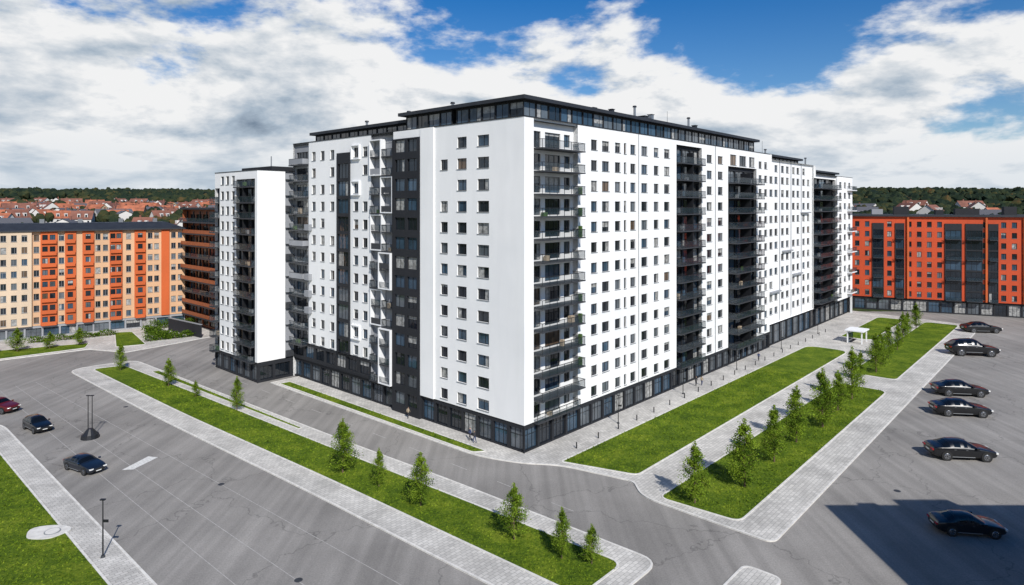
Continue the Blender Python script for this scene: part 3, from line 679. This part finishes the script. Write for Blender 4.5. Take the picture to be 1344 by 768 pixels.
me=bpy.data.meshes.new('distant_forest'); me.from_pydata(V.tolist(),[],Fc.tolist()); me.materials.append(MATS['forest_foliage']); me.update()
o=bpy.data.objects.new('distant_forest',me); col.objects.link(o)
def house_mesh(w,l,h,rh,wall,roof,dormer):
    mb=MB('town_house'); mb.box(-w/2,w/2,-l/2,l/2,-4,h,wall)
    e=.5
    mb.face([(-w/2-e,-l/2-e,h-.3),(-w/2-e,l/2+e,h-.3),(0,l/2+e,h+rh),(0,-l/2-e,h+rh)],roof); mb.face([(w/2+e,-l/2-e,h-.3),(0,-l/2-e,h+rh),(0,l/2+e,h+rh),(w/2+e,l/2+e,h-.3)],roof)
    for y in (-l/2,l/2): mb.face([(-w/2,y,h),(w/2,y,h),(0,y,h+rh-.1)],wall)
    mb.box(1,2,l*.2,l*.2+1,h+rh*.4,h+rh+1.2,'roof_tile_b')
    for k in range(int(l/3)):
        y=-l/2+1.5+3*k
        for z in (1,4):
            if z+1.5<h:
                for x in (-w/2-.02,w/2+.02): mb.face([(x,y-.5,z),(x,y+.5,z),(x,y+.5,z+1.4),(x,y-.5,z+1.4)],'glass_dark')
    for k in range(int(w/3)):
        x=-w/2+1.5+3*k
        for z in (1,4):
            if z+1.5<h:
                for y in (-l/2-.02,l/2+.02): mb.face([(x-.5,y,z),(x+.5,y,z),(x+.5,y,z+1.4),(x-.5,y,z+1.4)],'glass_dark')
    if dormer:
        for y in (-l*.25,l*.1): mb.box(-w*.42,-w*.1,y-.8,y+.8,h+.2,h+rh*.62,wall); mb.face([(-w*.421,y-.5,h+.6),(-w*.421,y+.5,h+.6),(-w*.421,y+.5,h+rh*.5),(-w*.421,y-.5,h+rh*.5)],'glass_dark')
    return mb.mesh()
HM=[house_mesh(9,12,6.5,4.5,'house_white','roof_tile_a',1),house_mesh(10,18,8,5,'house_ochre','roof_tile_a',0),house_mesh(9,11,6.5,5,'house_white','roof_tile_b',1),house_mesh(12,20,9,5,'house_white','roof_tile_b',1),house_mesh(12,22,8,3,'house_white','roof_slate',0)]
placed=[]
def house(x,y,k,ang=None):
    for px,py in placed:
        if (px-x)**2+(py-y)**2<17**2: return
    placed.append((x,y)); o=bpy.data.objects.new('town_house',HM[k]); col.objects.link(o); o.location=(x,y,th(x,y)-.3); o.rotation_euler=(0,0,ang if ang is not None else rg.uniform(0,3.14))
for _ in range(360):
    a=math.radians(rg.uniform(-43,-23)); r_=rg.uniform(340,950); house(r_*math.sin(a),r_*math.cos(a),rg.choice([0,0,1,2,2,3,4]))
for _ in range(26):
    a=math.radians(rg.uniform(26,44)); r_=rg.uniform(420,800); house(r_*math.sin(a),r_*math.cos(a),rg.choice([0,2,3,4]))

# ------------------------------------------------------------ cars
def car_mesh(paint,kind='sedan'):
    st=[(-2.38,.62,.42,.60,.50,.63),(-2.30,.80,.25,.70,.62,.74),(-1.95,.89,.20,.80,.68,.84),(-1.45,.92,.19,.88,.72,.93),(-.98,.93,.19,.93,.74,.99),(-.92,.93,.19,.935,.74,1.02),
        (-.25,.93,.19,.95,.62,1.40),(-.17,.93,.19,.95,.61,1.42),(.18,.93,.19,.96,.61,1.455),(.28,.93,.19,.96,.61,1.457),(.95,.93,.19,.98,.60,1.42),(1.05,.93,.19,.985,.60,1.40),
        (1.72,.92,.20,1.0,.66,1.10),(1.80,.91,.20,1.0,.68,1.06),(2.22,.86,.26,.96,.64,1.0),(2.36,.76,.38,.82,.55,.86),(2.40,.6,.45,.7,.48,.72)]
    if kind=='suv':
        st=[(x,w*1.02,zb+.08,zs+.16,wr+.04 if zr>1.3 else wr,zr+ (.3 if zr>1.03 else .16)) for x,w,zb,zs,wr,zr in st]
        st=[(x,w,zb,zs,wr,(1.70 if .9<x<1.1 else (1.62 if 1.7<x<1.75 else (1.5 if 1.75<x<1.85 else (1.2 if x>2.1 and x<2.3 else zr))))) for x,w,zb,zs,wr,zr in st]
    mb=MB('car_body'); k=len(st)
    def sec(x,w,zb,zs,wr,zr):
        h=[(0,zb),(w*.8,zb),(w*.97,zb+.08),(w,zb+.3*(zs-zb)+.08),(w*.985,zs-.06),(w*.94,zs),(wr,zr-.03)]
        return [(x,-a,b) for a,b in reversed(h)][:6]+[(x,0,zb)]+[(x,a,b) for a,b in h[1:]]+[(x,0,zr)]
    secs=[sec(*s_) for s_ in st]; n=len(secs[0])
    for s_ in secs: mb.v.extend(s_)
    pm=mb.mi(paint); gm=mb.mi('car_glass'); dm=mb.mi('tyre')
    for i in range(k-1):
        for j in range(n):
            a=i*n+j; b=i*n+(j+1)%n; x=(st[i][0]+st[i+1][0])/2
            mat=pm
            if j in (0,11) :
                if -.92<x<1.72 and not (-.25<x<-.17 or .18<x<.28 or .95<x<1.05): mat=gm
            if j in (12,13):
                if -.92<x<-.25: mat=gm
                if 1.05<x<1.72: mat=gm
            if j in (5,6): mat=dm
            mb.f.append((a,b,b+n,a+n)); mb.m.append(mat)
    mb.f.append(tuple(range(n))); mb.m.append(pm); mb.f.append(tuple((k-1)*n+j for j in reversed(range(n)))); mb.m.append(pm)
    body=mb.mesh(); bm=bmesh.new(); bm.from_mesh(body); bmesh.ops.recalc_face_normals(bm,faces=bm.faces)
    bm.to_mesh(body); bm.free(); body.polygons.foreach_set('use_smooth',[True]*len(body.polygons))
    d=MB('wheels_and_trim'); R=.34 if kind=='sedan' else .39
    for x in (-1.45,1.42):
        for s_ in (-1,1):
            d.cyl((x,s_*.72,R),(x,s_*.95,R),R,R,'tyre',20); d.cyl((x,s_*.95,R),(x,s_*.965,R),R*.68,R*.62,'rim',14); d.cyl((x,s_*.964,R),(x,s_*.975,R),R*.18,R*.15,'tyre',8)
            for q_ in range(5):
                a=q_*2*math.pi/5; c=(x+math.cos(a)*R*.42,s_*.966,R+math.sin(a)*R*.42); d.cyl(c,(c[0],s_*.97,c[2]),R*.13,R*.13,'tyre',6)
            d.cyl((x,s_*.90,R+.02),(x,s_*.945,R+.02),R+.06,R+.06,'tyre',20)
    dz=0 if kind=='sedan' else .14
    for s_ in (-1,1):
        d.box(-2.36,-2.2,min(s_*.45,s_*.80),max(s_*.45,s_*.80),.57+dz,.68+dz,'lamp_white'); d.box(2.26,2.41,min(s_*.42,s_*.76),max(s_*.42,s_*.76),.72+dz,.84+dz,'lamp_red')
        d.box(-.85,-.65,min(s_*.93,s_*1.10),max(s_*.93,s_*1.10),.95+dz,1.08+dz,paint)
        d.box(-.6,1.3,min(s_*.925,s_*.945),max(s_*.925,s_*.945),.30+dz,.34+dz,'frame_grey')
        d.box(-.1,.06,min(s_*.92,s_*.945),max(s_*.92,s_*.945),.83+dz,.86+dz,'rim'); d.box(.75,.91,min(s_*.92,s_*.945),max(s_*.92,s_*.945),.84+dz,.87+dz,'rim')
    d.box(-2.405,-2.3,-.42,.42,.42+dz,.6+dz,'tyre'); d.box(-2.41,-2.40,-.25,.25,.36+dz,.44+dz,'lamp_white'); d.box(2.40,2.412,-.25,.25,.58+dz,.68+dz,'lamp_white')
    return body,d.mesh()
CM={}
def car(x,y,ang,key,s_=1.0):
    if key not in CM: CM[key]=car_mesh(*key)
    e=empty('parked_car',(x,y,.03),math.radians(ang)); e.scale=(s_,)*3
    for nm,me in zip(('body','wheels_and_trim'),CM[key]):
        o=bpy.data.objects.new(nm,me); col.objects.link(o); o.parent=e
        if nm=='body': 
            md=o.modifiers.new('sub','SUBSURF'); md.levels=1; md.render_levels=2
# front of the mesh is -x
car(-51.8,78.6,152,('paint_navy','sedan'),1.22); car(-67.8,92.6,145,('paint_black','suv'),1.15); car(-79.6,100.8,165,('paint_red','suv'),1.25)
bl=('paint_black','sedan')
car(44.6,63.6,172,bl,1.32); car(57.0,82.5,174,bl,1.62); car(68.7,99.4,172,bl,1.68); car(75.8,109.8,172,bl,1.72); car(98.6,139,170,('paint_black','suv'),2.0); car(118.6,164,175,bl,1.85)

# ------------------------------------------------------------ street furniture
def lamp(x,y,h,double):
    e=empty('street_lamp',(x,y,0)); mb=MB('post')
    offs=(-.28,.28) if double else (0,)
    for o_ in offs: mb.cyl((o_,0,.1),(o_,0,h),.07,.045,'frame_dark',8); mb.box(o_-.22,o_+.22,-.12,.12,h,h+.1,'frame_dark')
    mb.obj(e)
    b=MB('base')
    if double:
        b.cyl((0,0,.02),(0,0,.55),1.15,1.05,'frame_dark',14); b.cyl((0,0,.55),(0,0,1.3),.95,.35,'frame_dark',14)
    else: b.cyl((0,0,.1),(0,0,.3),.2,.15,'slab_dark',10); b.box(.05,.5,-.03,.03,h*.62,h*.62+.25,'frame_dark')
    b.obj(e)
lamp(-58.1,89.3,5.8,True); lamp(-37.1,58.8,5.3,False)
for u,v in ((18,-2.6),(38,-2.6),(60,-2.6),(84,-2.6),(108,-3)): lamp(*L(u,v),4.2,False)
s=MB('utility_cover'); hx,hy=-45.3,63.2
ring=[(hx+1.9*math.cos(a)*(1.0+.12*math.sin(3*a)),hy+1.5*math.sin(a)*(1+.1*math.cos(2*a))) for a in [i*2*math.pi/24 for i in range(24)]]
for i in range(24):
    a,b_=ring[i],ring[(i+1)%24]; s.face([(*a,.14),(*b_,.14),(*b_,.22),(*a,.22)],'kerb_stone')
s.face([(x,y,.22) for x,y in ring],'kerb_stone')
s.cyl((hx+.5,hy,.22),(hx+.5,hy,.28),.7,.7,'slab_concrete',20); s.cyl((hx+.5,hy,.28),(hx+.5,hy,.30),.6,.6,'kerb_stone',20); s.obj()
k=empty('entrance_pavilion',(*L(103.5,-13),.12),RZ); s=MB('structure')
for x in (-2,2):
    for y in (-1.5,1.5): s.box(x-.12,x+.12,y-.12,y+.12,0,2.8,'white_panel')
s.box(-2.5,2.5,-2,2,2.8,3.05,'white_panel'); s.box(-1.9,1.9,1.3,1.36,0,2.6,'glass_blue'); s.box(-1.5,1.5,.5,1,0.4,.5,'slab_dark'); s.obj(k)
b_=MB('bollard_row')
for i in range(22): 
    x,y=L(6+5*i,-3.9); b_.cyl((x,y,.12),(x,y,.95),.09,.08,'frame_dark',8)
b_.obj()

# ------------------------------------------------------------ people
def person(x,y,z,ang,coat,trs,s_=1.0):
    V_=[(0,0,.95),(0,0,1.15),(0,0,1.40),(0,.0,1.52),(0.01,0,1.62),(.01,0,1.74),
        (.02,.10,.90),(.16,.10,.50),(.10,.10,.08),(.24,.10,.04),(.0,-.10,.90),(-.02,-.10,.50),(-.22,-.10,.12),(-.10,-.10,.05),
        (0,.19,1.40),(-.08,.24,1.14),(.02,.24,.90),(0,-.19,1.40),(.08,-.24,1.14),(.2,-.23,.93)]
    E_=[(0,1),(1,2),(2,3),(3,4),(4,5),(0,6),(6,7),(7,8),(8,9),(0,10),(10,11),(11,12),(12,13),(2,14),(14,15),(15,16),(2,17),(17,18),(18,19)]
    R_=[.13,.125,.14,.055,.095,.085,.09,.065,.045,.035,.09,.065,.045,.035,.06,.045,.032,.06,.045,.032]
    me=bpy.data.meshes.new('pedestrian'); me.from_pydata(V_,E_,[]); me.update()
    o=bpy.data.objects.new('pedestrian',me); col.objects.link(o)
    md=o.modifiers.new('skin','SKIN'); 
    for i,r_ in enumerate(R_): me.skin_vertices[0].data[i].radius=(r_,r_*1.0)
    me.skin_vertices[0].data[0].use_root=True
    sb=o.modifiers.new('sub','SUBSURF'); sb.levels=1; sb.render_levels=1
    dg=bpy.context.evaluated_depsgraph_get(); ev=o.evaluated_get(dg); m2=bpy.data.meshes.new_from_object(ev)
    bpy.data.objects.remove(o)
    m2.materials.clear()
    for n_ in (trs,coat,'skin','hair'): m2.materials.append(MATS[n_])
    for p in m2.polygons:
        c=p.center; p.material_index=0 if c.z<.92 else (1 if c.z<1.49 else (2 if (c.z<1.66 and c.x>-.03) else 3))
        if c.z<1.0 and abs(c.y)>.19: p.material_index=2 if c.z<.95 else 1
        p.use_smooth=True
    o=bpy.data.objects.new('pedestrian',m2); col.objects.link(o); o.location=(x,y,z); o.rotation_euler=(0,0,math.radians(ang)); o.scale=(s_,)*3
for (u,v,a,c1,c2,s_) in ((-1.3,8.6,200,'cloth_blue','cloth_dark',1.02),(-1.6,7.4,140,'cloth_dark','cloth_blue',.98),(-1.2,22,60,'cloth_tan','cloth_dark',1),(44,-2,50,'cloth_dark','cloth_dark',1.02),(45,-2.6,50,'cloth_tan','cloth_blue',.97),(70,-3,230,'cloth_blue','cloth_dark',1)):
    x,y=L(u,v); person(x,y,.125,a,c1,c2,s_)

# ------------------------------------------------------------ light + sky
EL=40; sx,sy=.34,-.940
d=Vector((sx*math.cos(math.radians(EL)),sy*math.cos(math.radians(EL)),math.sin(math.radians(EL))))
sl=bpy.data.lights.new('sun','SUN'); sl.energy=5.0; sl.angle=math.radians(.5); sl.color=(1,.96,.90)
so=bpy.data.objects.new('sun',sl); so.rotation_euler=d.to_track_quat('Z','Y').to_euler(); so.location=(40,-60,120); col.objects.link(so)
w=bpy.data.worlds.new('World'); scene.world=w; w.use_nodes=True; nt=w.node_tree; bg=nt.nodes['Background']; bg.inputs['Strength'].default_value=.1
sky=N(nt,'ShaderNodeTexSky',sky_type='NISHITA'); sky.sun_disc=False; sky.sun_elevation=math.radians(EL); sky.sun_rotation=math.atan2(sx,sy)
sky.air_density=1.0; sky.dust_density=.3; sky.ozone_density=2
tc=N(nt,'ShaderNodeTexCoord'); sp=N(nt,'ShaderNodeSeparateXYZ'); nt.links.new(tc.outputs['Generated'],sp.inputs[0])
def M(op,a,b=None,c=None,clamp=False):
    n=N(nt,'ShaderNodeMath',operation=op); n.use_clamp=clamp
    for i,x in enumerate((a,b,c)):
        if x is None: continue
        if isinstance(x,(int,float)): n.inputs[i].default_value=x
        else: nt.links.new(x,n.inputs[i])
    return n.outputs[0]
X,Y,Z=sp.outputs
Zc=M('MAXIMUM',Z,0)
# clouds: 3-D noise on the sky direction, flattened and compressed toward the horizon
zz=M('MULTIPLY',M('POWER',M('ADD',Zc,.015),.72),3.6)
cv=N(nt,'ShaderNodeCombineXYZ'); nt.links.new(M('MULTIPLY',X,1.7),cv.inputs[0]); nt.links.new(M('MULTIPLY',Y,1.7),cv.inputs[1]); nt.links.new(zz,cv.inputs[2])
def cn(off,scale,detail=9,rough=.57,dist=.1):
    ad=N(nt,'ShaderNodeVectorMath',operation='ADD'); nt.links.new(cv.outputs[0],ad.inputs[0]); ad.inputs[1].default_value=off
    n=N(nt,'ShaderNodeTexNoise'); n.inputs['Scale'].default_value=scale; n.inputs['Detail'].default_value=detail; n.inputs['Roughness'].default_value=rough; n.inputs['Distortion'].default_value=dist
    nt.links.new(ad.outputs[0],n.inputs['Vector']); return n.outputs['Fac']
n1=cn((3.1,1.7,.4),1.9); n2=cn((3.13,1.7,.47),1.9); n3=cn((11,5,2),.8,2)
bias=M('SUBTRACT',M('SUBTRACT',.27,M('MULTIPLY',Zc,.95)),M('MULTIPLY',X,.13))
dens=M('ADD',n1,bias)
mask=N(nt,'ShaderNodeMapRange',interpolation_type='SMOOTHSTEP'); mask.inputs['From Min'].default_value=.49; mask.inputs['From Max'].default_value=.58
nt.links.new(dens,mask.inputs['Value'])
shade=M('ADD',M('MULTIPLY',M('SUBTRACT',n1,n2),4.2),.80)
thick=N(nt,'ShaderNodeMapRange',interpolation_type='SMOOTHSTEP'); thick.inputs['From Min'].default_value=.46; thick.inputs['From Max'].default_value=.78; thick.inputs['To Max'].default_value=.62
tv_=M('ADD',M('SUBTRACT',n1,M('MULTIPLY',X,.16)),M('MULTIPLY',M('SUBTRACT',n3,.5),.5))
nt.links.new(tv_,thick.inputs['Value'])
shade=M('SUBTRACT',shade,thick.outputs[0],clamp=True)
cr=N(nt,'ShaderNodeValToRGB'); e=cr.color_ramp.elements; e[0].position=0; e[0].color=(.13,.19,.28,1); e[1].position=.8; e[1].color=(.96,.965,.97,1); x=e.new(.38); x.color=(.44,.53,.63,1)
nt.links.new(shade,cr.inputs['Fac'])
hz=N(nt,'ShaderNodeMapRange',interpolation_type='SMOOTHSTEP'); hz.inputs['From Min'].default_value=.0; hz.inputs['From Max'].default_value=.13; hz.inputs['To Min'].default_value=.55; hz.inputs['To Max'].default_value=0
nt.links.new(Z,hz.inputs['Value'])
hm=N(nt,'ShaderNodeMix',data_type='RGBA'); nt.links.new(hz.outputs[0],hm.inputs[0]); nt.links.new(cr.outputs[0],hm.inputs[6]); hm.inputs[7].default_value=(.66,.75,.84,1)
cs=N(nt,'ShaderNodeVectorMath',operation='SCALE'); nt.links.new(hm.outputs[2],cs.inputs[0]); cs.inputs['Scale'].default_value=9.2
tint=N(nt,'ShaderNodeValToRGB'); e=tint.color_ramp.elements; e[0].position=0; e[0].color=(.8,.9,.98,1); e[1].position=.31; e[1].color=(.12,.55,.98,1)
nt.links.new(Zc,tint.inputs['Fac'])
tm=N(nt,'ShaderNodeMix',data_type='RGBA',blend_type='MULTIPLY'); tm.inputs[0].default_value=1
nt.links.new(sky.outputs[0],tm.inputs[6]); nt.links.new(tint.outputs[0],tm.inputs[7])
fm=N(nt,'ShaderNodeMix',data_type='RGBA'); nt.links.new(mask.outputs[0],fm.inputs[0]); nt.links.new(tm.outputs[2],fm.inputs[6]); nt.links.new(cs.outputs[0],fm.inputs[7])
nt.links.new(fm.outputs[2],bg.inputs['Color'])

# ------------------------------------------------------------ camera
cam=bpy.data.cameras.new('camera'); cam.sensor_width=36; cam.lens=36*851/1344; cam.shift_y=-(384-270)/1344; cam.clip_start=.5; cam.clip_end=12000
co=bpy.data.objects.new('camera',cam); co.location=(0,0,32); co.rotation_euler=(math.radians(90),0,0); col.objects.link(co); scene.camera=co
